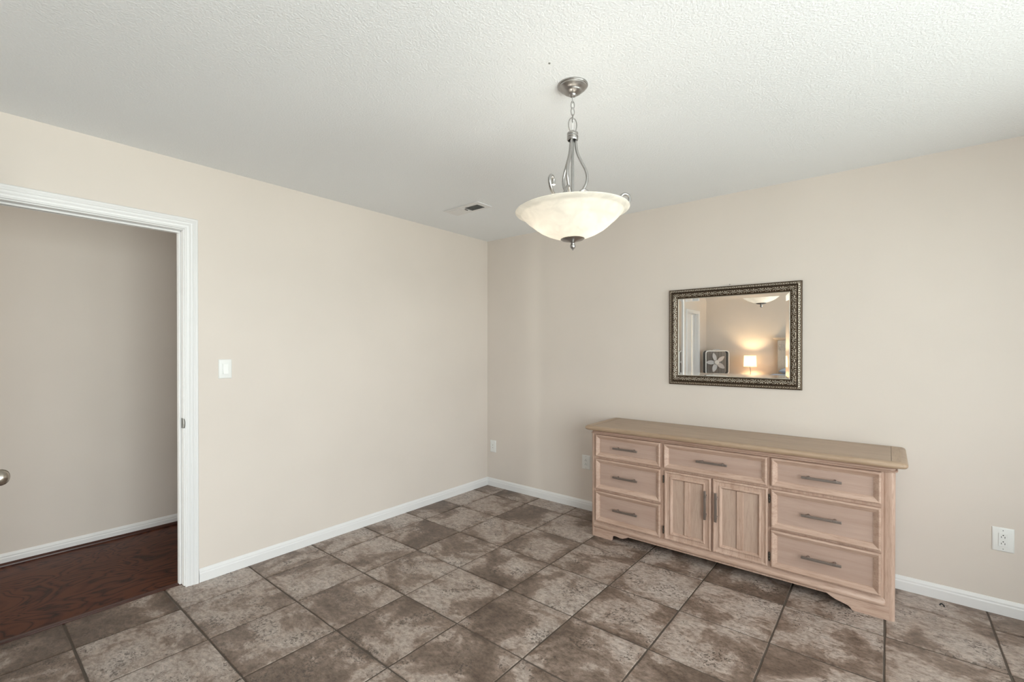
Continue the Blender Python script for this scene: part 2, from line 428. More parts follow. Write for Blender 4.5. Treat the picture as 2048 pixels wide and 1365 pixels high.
struct(wf.build('wall_front', M['wall'], smooth=0), 'beige wall at the bedroom end, seen in the mirror', 'wall')
# hall shell
HX = -1.18
struct(MB().box(HX-.12, HX, YB, 0, -.06, H).build('wall_hall', M['wall'], smooth=0), 'beige wall inside the hallway beyond the doorway', 'wall')
struct(MB().box(HX-.02, -.047, YB, 0, -.05, .004).build('floor_hall', M['hallfloor'], smooth=0), 'dark reddish brown wood hallway floor', 'floor')
struct(MB().box(-.076, -.044, DO0-.01, DO1+.01, -.02, .007).build('trim_threshold', M['shoe'], bevel=.003), 'thin dark wood edge strip between wood and tile floor', 'trim')

def windows(n, W):
    y0, y1, z0, z1 = W
    r = bpy.data.objects.new('window_%d' % n, None); COL.objects.link(r); r.location = (XR, (y0+y1)/2, z0); struct(r, 'white framed window in the right wall, %s' % ('nearest the dresser', 'a tall patio pane beside the camera', 'at the bedroom end')[n-1], 'window')
    f = MB(); t = .05
    f.box(XR+.02, XR+.09, y0, y0+t, z0, z1); f.box(XR+.02, XR+.09, y1-t, y1, z0, z1); f.box(XR+.02, XR+.09, y0+t, y1-t, z0, z0+t); f.box(XR+.02, XR+.09, y0+t, y1-t, z1-t, z1)
    ym = (y0+y1)/2; f.box(XR+.03, XR+.08, ym-.03, ym+.03, z0+t, z1-t)
    f.build('window_frame', M['white'], r, bevel=.004)
    MB().box(XR+.050, XR+.056, y0+t, ym-.03, z0+t, z1-t).build('window_pane', M['glass'], r, smooth=0)
    MB().box(XR+.050, XR+.056, ym+.03, y1-t, z0+t, z1-t).build('window_pane', M['glass'], r, smooth=0)
    c = MB()
    for a_, b_, c_, d_ in ((y0-.06, y0, z0-.06, z1+.06), (y1, y1+.06, z0-.06, z1+.06), (y0, y1, z1, z1+.06), (y0, y1, z0-.06, z0)):
        c.box(XR-.015, XR, a_, b_, c_, d_)
    c.build('window_casing', M['white'], r, bevel=.004)
def window_rear(n, W, lab):
    x0, x1, z0, z1 = W; t = .05
    r = bpy.data.objects.new('window_%d' % n, None); COL.objects.link(r); r.location = ((x0+x1)/2, YB, z0); struct(r, lab, 'window')
    f = MB(); f.box(x0, x0+t, YB-.09, YB-.02, z0, z1); f.box(x1-t, x1, YB-.09, YB-.02, z0, z1); f.box(x0+t, x1-t, YB-.09, YB-.02, z0, z0+t); f.box(x0+t, x1-t, YB-.09, YB-.02, z1-t, z1)
    f.build('window_frame', M['white'], r, bevel=.004)
    MB().box(x0+t, x1-t, YB-.056, YB-.050, z0+t, z1-t).build('window_pane', M['glass'], r, smooth=0)
    c = MB()
    for a_, b_, c_, d_ in ((x0-.06, x0, z0-.06, z1+.06), (x1, x1+.06, z0-.06, z1+.06), (x0, x1, z1, z1+.06), (x0, x1, z0-.06, z0)): c.box(a_, b_, YB, YB+.015, c_, d_)
    c.build('window_casing', M['white'], r, bevel=.004)
window_rear(4, W4, 'tall white framed window added beyond the bed for frontal light')
window_rear(5, HW, 'glazed opening added at the unseen end of the hallway to brighten it')
windows(1, W1); windows(2, W2); windows(3, W3)
struct(MB().box(XR+.3, XR+30, -25, 20, -.35, -.25).build('ground', M['grass'], smooth=0), 'grass lawn outside the windows', 'ground')

# baseboards: stepped profile extruded along the walls
def bb_prof(h=.077, t=.014):
    return [(0, 0), (t, 0), (t, h*.62), (t*.80, h*.70), (t*.80, h*.80), (t*.5, h*.93), (t*.25, h), (0, h)]
def baseboard(name, p0, p1, nrm, label, z=0, shoe=False):
    p0 = Vector((*p0, z)); p1 = Vector((*p1, z)); n = Vector((*nrm, 0))
    o = MB().extrude([n*a+Vector((0, 0, b)) for a, b in bb_prof()], p0, p1).build(name, M['white'], smooth=20)
    return struct(o, label, 'baseboard')
baseboard('baseboard_back', (.0, 0), (XR, 0), (0, -1), 'white baseboard along the wall behind the dresser')
baseboard('baseboard_left', (0, DO1+.073), (0, 0), (1, 0), 'white baseboard under the light switch wall')
baseboard('baseboard_left_rear', (0, D21+.07), (0, DO0-.073), (1, 0), 'white baseboard past the hall doorway')
baseboard('baseboard_hall', (HX, YB), (HX, 0), (1, 0), 'white baseboard inside the hallway')
baseboard('baseboard_right', (XR, W1[1]+.06), (XR, 0), (-1, 0), 'white baseboard beside the window')
baseboard('baseboard_front', (0, YB), (XR, YB), (0, 1), 'white baseboard behind the bed')
q = [(HX+.014, 0, .004)]+[(HX+.014+.018*math.cos(a), 0, .004+.018*math.sin(a)) for a in [k*PI/12 for k in range(7)]]
struct(MB().extrude(q, (0, YB, 0), (0, 0, 0)).build('trim_shoe_hall', M['shoe'], smooth=40), 'dark wood shoe moulding at the foot of the hallway baseboard', 'trim')

# door casing with mitred corners (profile t outward from the opening, h off the wall)
CAS = [(0, 0), (0, .009), (.003, .0115), (.008, .0115), (.011, .009), (.018, .0105), (.024, .0145), (.031, .0125), (.036, .0140), (.040, .0175), (.047, .0160), (.052, .0185), (.060, .0185), (.064, .015), (.066, 0)]
def casing(name, y0, y1, zt, x, sx, parent, z0=0):
    m = MB(); n = len(CAS); vs = []
    for cy, cz in ((y0, z0), (y0, zt), (y1, zt), (y1, z0)):
        for t, h in CAS:
            yy = cy-t if cy == y0 else cy+t
            zz = cz+t if cz == zt else cz
            vs.append((x+sx*h, yy, zz))
    fs = []
    for k in range(3):
        for i in range(n): i2 = (i+1) % n; fs.append((k*n+i, k*n+i2, (k+1)*n+i2, (k+1)*n+i))
    fs += [tuple(range(n)), tuple(3*n+i for i in range(n))]
    m.add(vs, fs); return m.build(name, M['white'], parent, smooth=25)

def door_frame(n, y0, y1, label):
    r = bpy.data.objects.new('door_%d' % n, None); COL.objects.link(r); r.location = (0, y0, 0); struct(r, label, 'door')
    casing('casing', y0-.006, y1+.006, DOZ+.006, 0, 1, r)
    casing('casing', y0-.006, y1+.006, DOZ+.006, -TH, -1, r)
    j = MB()
    j.box(-TH, 0, y1, y1+.019, 0.004, DOZ+.019); j.box(-TH, 0, y0-.019, y0, 0.004, DOZ+.019); j.box(-TH, 0, y0, y1, DOZ, DOZ+.019)
    j.build('jamb', M['white'], r, bevel=.0015)
    s = MB()
    s.box(-.074, -.040, y1-.011, y1, .004, DOZ-.011); s.box(-.074, -.040, y0, y0+.011, .004, DOZ-.011); s.box(-.074, -.040, y0, y1, DOZ-.011, DOZ)
    s.build('door_stop', M['white'], r, bevel=.003)
    return r
dr = door_frame(1, DO0, DO1, 'white hall doorway with fluted casing, its door swung open into the room')
# strike plate on the jamb, lip curving around the edge
sp = MB()
sp.box(-.034, -.006, DO1-.0015, DO1+.001, .909, .966)
prof = [(-.006, DO1-.0015), (0, DO1-.002), (.007, DO1+.002), (.010, DO1+.006), (.009, DO1+.007), (.005, DO1+.0045), (-.001, DO1+.0005)]
L2 = MB()
for k in range(7):
    z = .911+k*.053/6; w = 1-.55*abs((k-3)/3)**2
    for (x, y) in prof: sp_ = (x if x <= 0 else x*w, y if x <= 0 else DO1+(y-DO1)*w, z); L2.v.append(sp_)
n = len(prof)
for k in range(6):
    for i in range(n): L2.f.append([k*n+i, k*n+(i+1) % n, (k+1)*n+(i+1) % n, (k+1)*n+i]); L2.m.append(0)
sp.add(L2.v, L2.f)
tag(sp.build('strike_plate', M['steel'], dr, smooth=50), 'dark metal strike plate on the white jamb')
# door leaf, open ~89 degrees
leaf = MB()
hinge = Vector((.006, DO0-.002, 0)); T = Matrix.Translation(hinge) @ Matrix.Rotation(math.radians(-1.0+90-90), 4, 'Z')
leaf.box(0, .80, 0, .035, .012, DOZ-.004, T)
for (a, b_) in ((.11, .37), (.43, .69)):
    for (z0, z1) in ((.22, .86), (1.02, 1.58), (1.68, 1.90)):
        leaf.box(a, b_, -.003, .038, z0, z1, T)
lf = leaf.build('door_leaf', M['white'], dr, bevel=.003)
ky, kz = .74, .921
egg = [(0.0001, 0)]
def lathe_dir(prof, c, d, mat, name, parent, n=40):
    d = Vector(d).normalized(); Q = d.to_track_quat('Z', 'Y').to_matrix().to_4x4()
    return MB().lathe(prof, c, n, Q).build(name, mat, parent, smooth=60)
ktip = [(.033, 0), (.033, .003), (.030, .007), (.016, .010), (.012, .014), (.0115, .030), (.014, .034), (.021, .039), (.0265, .047), (.0285, .056), (.0280, .064), (.0245, .072), (.018, .0785), (.009, .082), (.0005, .083)]
for side, yy in ((1, .035), (-1, 0)):
    c = T @ Vector((ky, yy, kz)); d = T.to_3x3() @ Vector((0, side, 0))
    tag(lathe_dir(ktip, c, d, M['knob'], 'door_knob', dr), 'satin nickel egg-shaped knob')
for hz in (.22, 1.02, 1.82):
    MB().lathe([(.006, -.045), (.007, -.043), (.007, .043), (.006, .045)], (.012, DO0-.008, hz), 16).build('hinge', M['nickel'], dr)

# second doorway further back with its door ajar, seen only in the mirror
d2 = door_frame(2, D20, D21, 'white doorway near the bedroom end with its door ajar, seen in the mirror')
T2 = Matrix.Translation((-.050, D21-.006, 0)) @ Matrix.Rotation(math.radians(-97), 4, 'Z')
MB().box(0, .655, -.035, 0, .012, DOZ-.005, T2).build('door_leaf', M['white'], d2, bevel=.003)

# ------------------------------------------------------------------ ceiling vent
v = thing('ceiling_vent', 'white metal ceiling register with dark louvres at one end, near the room corner', 'vent', (.617, -.908, H))
x0, x1, y0, y1 = .430, .800, -.985, -.832
pl = MB()
pl.box(x0, .622, y0, y1, H-.006, H); pl.box(.757, x1, y0, y1, H-.006, H); pl.box(.622, .757, y0, -.943, H-.006, H); pl.box(.622, .757, -.858, y1, H-.006, H)
pl.box(x0+.03, .60, y0+.03, y1-.03, H-.0085, H-.005)
pl.build('face_plate', M['white'], v, bevel=.002)
tag(MB().box(.622, .757, -.943, -.858, H-.0015, H).build('duct_opening', M['slot'], v, smooth=0), 'dark duct opening')
for k in range(7):
    y = -.937+k*.0122
    Tm = Matrix.Translation((0, y, H-.005)) @ Matrix.Rotation(math.radians(58), 4, 'X')
    MB().box(.622, .757, -.004, .004, -.0004, .0004, Tm).build('louvre', plain('louvre_grey', (.30, .30, .29, 1), .5) if k == 0 else bpy.data.materials['louvre_grey'], v)
MB().box(.606, .610, -.925, -.895, H-.013, H-.006).build('damper_lever', M['steel'], v, bevel=.001)

# small screw hole mark on the ceiling
MB().lathe([(.0045, 0), (.004, -.002), (.001, -.0035)], (2.128, -1.995, H), 12)
tag(MB().lathe([(.0040, 0), (.0038, -.002), (.0012, -.0035)], (2.128, -1.995, H), 12).build('ceiling_screw', M['steel']), 'tiny dark screw head in the ceiling near the pendant light', 'screw')

# ------------------------------------------------------------------ pendant light
PX, PY = 2.118, -1.814
pen = thing('pendant_light', 'brushed nickel pendant light with a lit alabaster glass bowl hanging from the ceiling', 'ceiling light', (PX, PY, H))
C0 = (PX, PY, 0)
MB().lathe([(.0615, H), (.0615, H-.004), (.0590, H-.007), (.0570, H-.0075), (.0560, H-.011), (.0535, H-.013), (.0500, H-.0165), (.0440, H-.021), (.0390, H-.0235), (.0375, H-.026), (.0350, H-.029), (.0280, H-.0335), (.0200, H-.037), (.0150, H-.0385), (.0135, H-.0415), (.0110, H-.045), (.0080, H-.047), (.0005, H-.048)], C0, 64).build('canopy', M['nickel'], pen)
def link(cz, hw, hh, rot, wire, name='chain_link'):
    pts = []
    for k in range(28):
        a = 2*PI*k/28; px = hw*math.copysign(abs(math.cos(a))**.85, math.cos(a)); pz = hh*math.sin(a)
        pts.append((PX+px*math.cos(rot), PY+px*math.sin(rot), cz+pz))
    return MB().tube(pts, wire, 10, True).build(name, M['nickel'], pen, smooth=60)
yaw = math.radians(39.24)
link(2.3825, .0060, .0135, yaw+1.2, .0018)
link(2.3600, .0072, .0155, yaw+.15, .0018)
link(2.3335, .0078, .0165, yaw+.45, .0018)
link(2.3060, .0072, .0155, yaw+1.7, .0018)
link(2.2790, .0180, .0290, yaw+.25, .0023, 'loop_ring')
pts = [(PX+.002, PY, 2.39), (PX-.004, PY+.002, 2.35), (PX+.003, PY, 2.31), (PX-.001, PY, 2.255)]
MB().tube(catmull(pts, 8), .0013, 8).build('supply_wire', M['plate'], pen)
MB().lathe([(.0005, 2.258), (.006, 2.257), (.0075, 2.252), (.009, 2.249), (.019, 2.248), (.0225, 2.246), (.0225, 2.241), (.0205, 2.239), (.0225, 2.237), (.0225, 2.231), (.0205, 2.229), (.0225, 2.227), (.0225, 2.219), (.0205, 2.216), (.018, 2.216), (.018, 2.226), (.0005, 2.228)], C0, 48).build('collar', M['nickel'], pen)
MB().tube([(PX, PY, 2.228), (PX, PY, 1.80)], .0058, 14).build('center_rod', M['nickel'], pen)
MB().lathe([(.0005, 1.984), (.012, 1.983), (.022, 1.978), (.026, 1.965), (.026, 1.945), (.020, 1.930), (.0005, 1.929)], C0, 32).build('socket_hub', M['nickel'], pen)
# camera-frame axes: lateral (right) and depth
rt = Vector((math.cos(yaw), math.sin(yaw), 0)); dp = Vector((-math.sin(yaw), math.cos(yaw), 0))
for az in (2, 122, 242):
    a = math.radians(az); d = rt*math.cos(a)+dp*math.sin(a)
    P = lambda r, z: Vector((PX, PY, 0))+d*r+Vector((0, 0, z))
    arm = [P(.0125, 2.228), P(.013, 2.205), P(.019, 2.168), P(.036, 2.130), P(.053, 2.098), P(.060, 2.070), P(.057, 2.045), P(.044, 2.018), P(.028, 1.990), P(.018, 1.960)]
    MB().tube(catmull(arm, 8), .0058, 12).build('arm', M['nickel'], pen, smooth=60)
    scr = [P(.016, 1.972), P(.030, 2.004), P(.046, 2.016), P(.064, 2.006), P(.092, 1.976), P(.135, 1.950), P(.180, 1.938), P(.208, 1.944), P(.228, 1.962), P(.235, 1.982), P(.228, 1.997), P(.212, 2.001), P(.199, 1.991), P(.199, 1.974)]
    sc_ = catmull(scr, 8)
    MB().tube(sc_, .0062, 12).build('scroll_arm', M['nickel'], pen, smooth=60)
# bowl: outer profile then inner
out = [(.010, 1.8145), (.045, 1.8165), (.075, 1.8245), (.105, 1.8365), (.132, 1.851), (.150, 1.8645), (.161, 1.8735), (.168, 1.8805), (.1725, 1.8830), (.180, 1.8890), (.192, 1.9010), (.202, 1.9120), (.2065, 1.9165), (.210, 1.9185), (.220, 1.9215), (.228, 1.9260), (.2305, 1.9290), (.229, 1.9315)]
inn = [(.2255, 1.9300), (.218, 1.9255), (.208, 1.9225), (.203, 1.9190), (.197, 1.9130), (.188, 1.9035), (.177, 1.8930), (.169, 1.8870), (.164, 1.8835), (.157, 1.8775), (.146, 1.8685), (.129, 1.8555), (.103, 1.8410), (.074, 1.8290), (.045, 1.8210), (.010, 1.8190)]
TB = Matrix.Translation((PX, PY, 1.82)) @ Matrix.Rotation(math.radians(-1.7), 4, dp) @ Matrix.Translation((-PX, -PY, -1.82))   # the bowl hangs slightly crooked
def tilt(m):
    m.v = [tuple(TB @ Vector(v_)) for v_ in m.v]; return m
bowl = tilt(MB().lathe(out+inn+[out[0]], C0, 96, cap=False)).build('glass_bowl', M['bowl'], pen, smooth=60)
for az, rb in ((6, .078), (186, .096)):
    a = math.radians(az); d = rt*math.cos(a)+dp*math.sin(a); c = Vector((PX, PY, 0))+d*rb
    MB().lathe([(.012, 1.957), (.013, 1.953), (.013, 1.937), (.011, 1.933)], (c.x, c.y, 0), 20).build('bulb_socket', M['plate'], pen)
    MB().lathe([(.011, 1.935), (.014, 1.929), (.022, 1.918), (.026, 1.907), (.026, 1.896), (.021, 1.885), (.012, 1.878), (.0005, 1.876)], (c.x, c.y, 0), 24).build('light_bulb', M['bulb'], pen, smooth=60)
    MB().tube([(PX+d.x*.02, PY+d.y*.02, 1.945), (c.x, c.y, 1.945)], .005, 10).build('socket_arm', M['nickel'], pen)
tilt(MB().lathe([(.0005, 1.8180), (.030, 1.8170), (.0480, 1.8160), (.0492, 1.8140), (.0430, 1.8100), (.0280, 1.8060), (.0130, 1.8030), (.0085, 1.8000), (.0065, 1.7970), (.0085, 1.7950), (.0078, 1.7930), (.0105, 1.7900), (.0115, 1.7860), (.0105, 1.7810), (.0070, 1.7760), (.0035, 1.7735), (.0038, 1.7715), (.0020, 1.7690), (.0004, 1.7685)], C0, 40)).build('finial', M['nickel'], pen)

# ------------------------------------------------------------------ wall plates
def wall_plate(name, label, cat, c, nrm, w, h, kind, group=None):
    """plate lying on a wall; local x along the wall, local z up"""
    root = thing(name, label, cat, c, math.atan2(nrm[0], -nrm[1]) if True else 0, group)
    def P(m): return m
    p = MB()
    loops = [(0, 0), (0, .0025), (.0035, .0060), (.006, .0065)]
    vs = []; fs = []
    for ins, d in loops:
        for sx, sz in ((-1, -1), (1, -1), (1, 1), (-1, 1)): vs.append((sx*(w/2-ins), -d, sz*(h/2-ins)))
    for k in range(3):
        for i in range(4): fs.append((k*4+i, k*4+(i+1) % 4, k*4+4+(i+1) % 4, k*4+4+i))
    fs.append((12, 13, 14, 15)); fs.append((3, 2, 1, 0))
    p.add(vs, fs)
    def bl(m, nm, mat, bev=.0006):
        o = m.build(nm, mat, None, bevel=bev); o.parent = root; return o
    bl(p, 'cover_plate', M['plate'], 0)
    if kind == 'switch':
        bl(MB().box(-.0175, .0175, -.0085, -.006, -.034, .034), 'switch_bezel', M['plate'])
        r = MB(); r.extrude([(-.0135, -.0080, -.030), (-.0135, -.0165, -.030), (-.0135, -.0105, .002), (-.0135, -.0125, .030), (-.0135, -.0080, .030)], (0, 0, 0), (.027, 0, 0))
        bl(r, 'rocker', plain('bright_white_plastic', (.88, .88, .86, 1), .25))
    if kind == 'duplex':
        bl(MB().box(-.0168, .0168, -.0092, -.006, -.0335, .0335), 'socket_insert', M['plate'])
        s = MB()
        for zc in (.0165, -.0165):
            s.box(-.0078, -.0056, -.0096, -.009, zc-.0065, zc+.0015); s.box(.0050, .0072, -.0096, -.009, zc-.0075, zc+.0015)
            s.lathe([(.0026, -.0003), (.0026, .0003)], (0, -.0094, zc+.0075), 12, Matrix.Rotation(PI/2, 4, 'X'))
        bl(s, 'socket_slots', M['slot'], 0)
        for z in (.0475, -.0475):
            sc = MB(); sc.lathe([(.0022, -.0006), (.0022, .0006)], (0, -.0066, z), 12, Matrix.Rotation(PI/2, 4, 'X')); bl(sc, 'screw', M['steel'], 0)
    if kind == 'jack':
        for z in (.012, -.014):
            sc = MB(); sc.lathe([(.0032, -.0012), (.0032, .0012)], (0, -.0068, z), 14, Matrix.Rotation(PI/2, 4, 'X')); bl(sc, 'screw', M['steel'], 0)
    return root
wall_plate('light_switch', 'white rocker light switch on the beige wall beside the doorway', 'light switch', (0, -2.364, 1.243), (1, 0), .072, .116, 'switch')
wall_plate('blank_wall_plate', 'small white blank wall plate with two screws, by the room corner', 'wall plate', (.078, 0, .396), (0, -1), .073, .117, 'jack')
wall_plate('wall_outlet', 'white duplex outlet half hidden at the left end of the dresser', 'outlet', (1.134, 0, .402), (0, -1), .078, .118, 'duplex')
wall_plate('wall_outlet', 'white duplex outlet low on the wall right of the dresser', 'outlet', (3.578, 0, .386), (0, -1), .080, .122, 'duplex')

# ------------------------------------------------------------------ dresser
FY = -.440      # face frame plane
DX0, DX1 = 1.434, 3.147
dz = thing('dresser', 'long blond wood dresser with seven drawers and two doors against the wall', 'dresser', ((DX0+DX1)/2, -.235, 0))
def footprint(x0, x1, y0, y1, r, k=6, rear=False):
    p = []
    for cx, cy, a0 in ((x0+r, y0+r, PI), (x1-r, y0+r, 1.5*PI)):
        for i in range(k+1):
            a = a0+PI/2*i/k; p.append((cx+r*math.cos(a), cy+r*math.sin(a), 0))
    p += [(x1, y1, 0), (x0, y1, 0)]
    return p
# carcass with rounded front corner posts
tag(MB().extrude(footprint(DX0, DX1, FY, -.022, .022), (0, 0, .052), (0, 0, .772)).build('body', M['oakz'], dz, smooth=40), 'plain carcass with rounded corner posts')
# recessed dark reveals are real gaps: the fronts stand proud of the face frame
def lofted(loops_xy, name, mat, parent, smooth=35):
    """loops_xy: list of (footprint polygon, z)"""
    m = MB(); n = len(loops_xy[0][0]); vs = []; fs = []
    for poly, z in loops_xy:
        for p in poly: vs.append((p[0], p[1], z))
    for k in range(len(loops_xy)-1):
        for i in range(n): fs.append((k*n+i, k*n+(i+1) % n, (k+1)*n+(i+1) % n, (k+1)*n+i))
    fs += [tuple(range(n-1, -1, -1)), tuple((len(loops_xy)-1)*n+i for i in range(n))]
    m.add(vs, fs); return m.build(name, mat, parent, smooth=smooth)
def grow(e, r): return footprint(DX0+.004-e, DX1+e, FY-e, -.012, r)
# cornice under the top
lofted([(grow(.000, .022), .7465), (grow(.009, .026), .748), (grow(.012, .028), .7515), (grow(.010, .028), .755), (grow(.002, .024), .7565), (grow(.002, .024), .764), (grow(.010, .028), .770), (grow(.026, .034), .779)], 'cornice', M['oakx'], dz)
# top with bullnose edge and rounded corners
tp = []
for e, z in ((.036, .776), (.044, .778), (.0485, .784), (.050, .791), (.0485, .798), (.044, .8035), (.036, .807), (.030, .808)):
    p = footprint(DX0+.008-e, DX1+e, FY-e, -.006, .035)
    tp.append((p, z))
lofted(tp, 'dresser_top', M['oaktop'], dz)
# breadboard bands at both ends of the top with a fine joint
for sx, xa, xb in ((-1, DX0-.014, DX0+.020), (1, DX1-.014, DX1+.024)):
    MB().box(xa, xb, FY-.018, -.014, .8070, .8086).build('end_band', M['oaktopy'], dz, bevel=.0006)
    xj = xb if sx < 0 else xa-.0022
    MB().box(xj, xj+.0022, FY-.018, -.014, .8070, .8082).build('inlay_line', M['oaktopy'] if False else plain('inlay_dark', (.14, .09, .05, 1), .5) if sx < 0 else bpy.data.materials['inlay_dark'], dz, smooth=0)
# base moulding (bullnose) and bracket feet
bp_ = [(0, .064), (.009, .066), (.014, .072), (.0155, .080), (.014, .088), (.010, .094), (.006, .097), (0, .106)]
bm_ = MB(); xs = [(DX0+.018, .0), (DX0+.022, .7), (DX0+.030, 1), (DX1-.046, 1), (DX1-.038, .7), (DX1-.034, 0)]
n_bp = len(bp_)
for x_, k_ in xs:
    for d_, z_ in bp_: bm_.v.append((x_, FY+.004-(d_+.004)*(.2+.8*k_), z_))
for a_ in range(len(xs)-1):
    for i_ in range(n_bp-1): bm_.f.append([a_*n_bp+i_, a_*n_bp+i_+1, (a_+1)*n_bp+i_+1, (a_+1)*n_bp+i_]); bm_.m.append(0)
    bm_.f.append([a_*n_bp+n_bp-1, a_*n_bp, (a_+1)*n_bp, (a_+1)*n_bp+n_bp-1]); bm_.m.append(0)
bm_.f.append(list(range(n_bp))); bm_.m.append(0); bm_.f.append([(len(xs)-1)*n_bp+k_ for k_ in range(n_bp)]); bm_.m.append(0)
bm_.build('base_moulding', M['oakx'], dz, smooth=40)
for xa_, xb_ in ((DX0-.001, DX0+.042), (DX1-.052, DX1+.002)):
    MB().extrude(footprint(xa_, xb_, FY-.003, FY+.045, .018), (0, 0, 0), (0, 0, .757)).build('corner_post', M['oakz'], dz, smooth=40)
def bracket(name, sgn, xo):
    # scroll-cut bracket foot in the xz plane, outer end xo, running inward
    pts = [(0, 0), (.138, 0), (.140, .022), (.150, .034), (.166, .038), (.184, .036), (.204, .033), (.222, .034), (.240, .042), (.262, .053), (.266, .066), (0, .066)] if sgn > 0 else \
          [(0, 0), (.149, 0), (.159, .012), (.171, .020), (.195, .027), (.221, .034), (.243, .044), (.265, .058), (.273, .066), (0, .066)]
    pc = catmull([(p[0], 0, p[1]) for p in pts[1:-1]], 4)
    poly = [(0, 0, 0)]+[(v_.x, 0, min(.066, max(0, v_.z))) for v_ in pc]+[(0, 0, .066)]
    poly = [(xo+sgn*p[0], FY-.006, p[2]) for p in poly]
    MB().extrude(poly, (0, 0, 0), (0, .022, 0)).build(name, M['oakx'], dz, smooth=30, bevel=.002)
bracket('bracket_foot', 1, DX0+.026); bracket('bracket_foot', -1, DX1-.020)
for xa, xb in ((DX0+.002, DX0+.018), (DX1-.018, DX1-.002)):
    MB().box(xa, xb, FY+.046, -.024, 0, .051).build('side_plinth', M['oakz'], dz, bevel=.002)
for xa, xb in ((DX0+.03, DX0+.10), (DX1-.10, DX1-.03)):
    MB().box(xa, xb, -.09, -.03, 0, .055).build('rear_foot', M['oakz'], dz, bevel=.002)
def nested(x0, x1, z0, z1, loops, y=FY):
    m = MB(); vs = []; fs = []
    for ins, d in loops:
        for px, pz in ((x0+ins, z0+ins), (x1-ins, z0+ins), (x1-ins, z1-ins), (x0+ins, z1-ins)): vs.append((px, y-d, pz))
    K = len(loops)
    for k in range(K-1):
        for i in range(4): fs.append((k*4+i, k*4+(i+1) % 4, k*4+4+(i+1) % 4, k*4+4+i))
    m.add(vs, fs); return m
def handle(c, axis, ln, parent):
    m = MB(); y = -.030
    cx, cz = c; Y0 = FY-.004
    def pt(t, yy, o=0): return (cx+t, Y0+yy, cz+o) if axis == 'x' else (cx+o, Y0+yy, cz+t)
    hl = ln/2
    # square bar with softened ends
    if axis == 'x': m.box(cx-hl, cx+hl, Y0-.034, Y0-.025, cz-.0068, cz+.0068)
    else: m.box(cx-.0068, cx+.0068, Y0-.034, Y0-.025, cz-hl, cz+hl)
    for s_ in (-1, 1):
        t = s_*hl*.66
        m.tube([pt(t, -.026), pt(t, -.012), pt(t, .004)], [.0065, .0055, .0075], 12)
        # raised saddle over each post
        if axis == 'x': m.box(cx+t-.010, cx+t+.010, Y0-.0345, Y0-.0245, cz-.0040, cz+.0085)
        else: m.box(cx+t*0-.0040, cx+.0085, Y0-.0345, Y0-.0245, cz+t-.010, cz+t+.010)
    return tag(m.build('handle', M['pewter'], parent, bevel=.0016), 'dark pewter bar pull')
DRW = [(0, -.001), (0, .014), (.002, .0195), (.006, .0220), (.010, .0222), (.013, .0205), (.0295, .0085), (.0300, .0065), (.033, .0060), (.0331, .0030)]
def drawer(x0, x1, z0, z1):
    f = nested(x0, x1, z0, z1, DRW).build('drawer', M['oakx'], dz, smooth=25)
    tag(f, 'drawer front with bevelled picture-frame moulding')
    i = .0325
    MB().box(x0+i, x1-i, FY-.0042, FY-.0010, z0+i, z1-i).build('drawer_panel', M['oakpanel'], f, smooth=0)
    handle(((x0+x1)/2-.006 if x1-x0 < .5 else (x0+x1)/2, (z0+z1)/2), 'x', .181, f)
    return f
for z0, z1 in ((.585, .745), (.352, .570), (.118, .337)): drawer(1.474, 1.955, z0, z1)
drawer(1.977, 2.582, .581, .744)
for z0, z1 in ((.582, .744), (.344, .564), (.117, .332)): drawer(2.601, 3.094, z0, z1)
DOR = [(0, -.001), (0, .010), (.002, .0150), (.006, .0175), (.011, .0175), (.016, .0125), (.021, .0110), (.036, .0110), (.038, .0155), (.042, .0170), (.046, .0160), (.053, .0060), (.0545, .0030)]
for k, (x0, x1, hx) in enumerate(((1.980, 2.274, 2.242), (2.283, 2.586, 2.306))):
    f = nested(x0, x1, .115, .567, DOR).build('cabinet_door', M['oakz'], dz, smooth=25)
    tag(f, 'door with inner moulding and a raised centre batten')
    i = .0540
    MB().box(x0+i, x1-i, FY-.0036, FY-.0010, .115+i, .567-i).build('door_panel', M['oakpanelz'], f, smooth=0)
    xc = 2.128 if k == 0 else 2.437
    MB().box(xc-.019, xc+.019, FY-.0115, FY-.003, .115+i-.001, .567-i+.001).build('batten', M['oakz'], f, bevel=.003)
    handle((hx, .397), 'z', .178, f)
    xh = x0-.0065 if k == 0 else x1+.0065
    for zh in (.508, .174):
        h_ = MB(); h_.lathe([(.0035, -.025), (.0042, -.024), (.0042, -.009), (.0034, -.008), (.0042, -.007), (.0042, .009), (.0034, .010), (.0042, .011), (.0042, .024), (.0035, .025)], (xh, FY-.010, zh), 12)
        h_.box(xh-.003, xh+.003, FY-.010, FY+.001, zh-.022, zh+.022)
        tag(h_.build('hinge', M['hinge'], f, smooth=40), 'dark metal hinge')

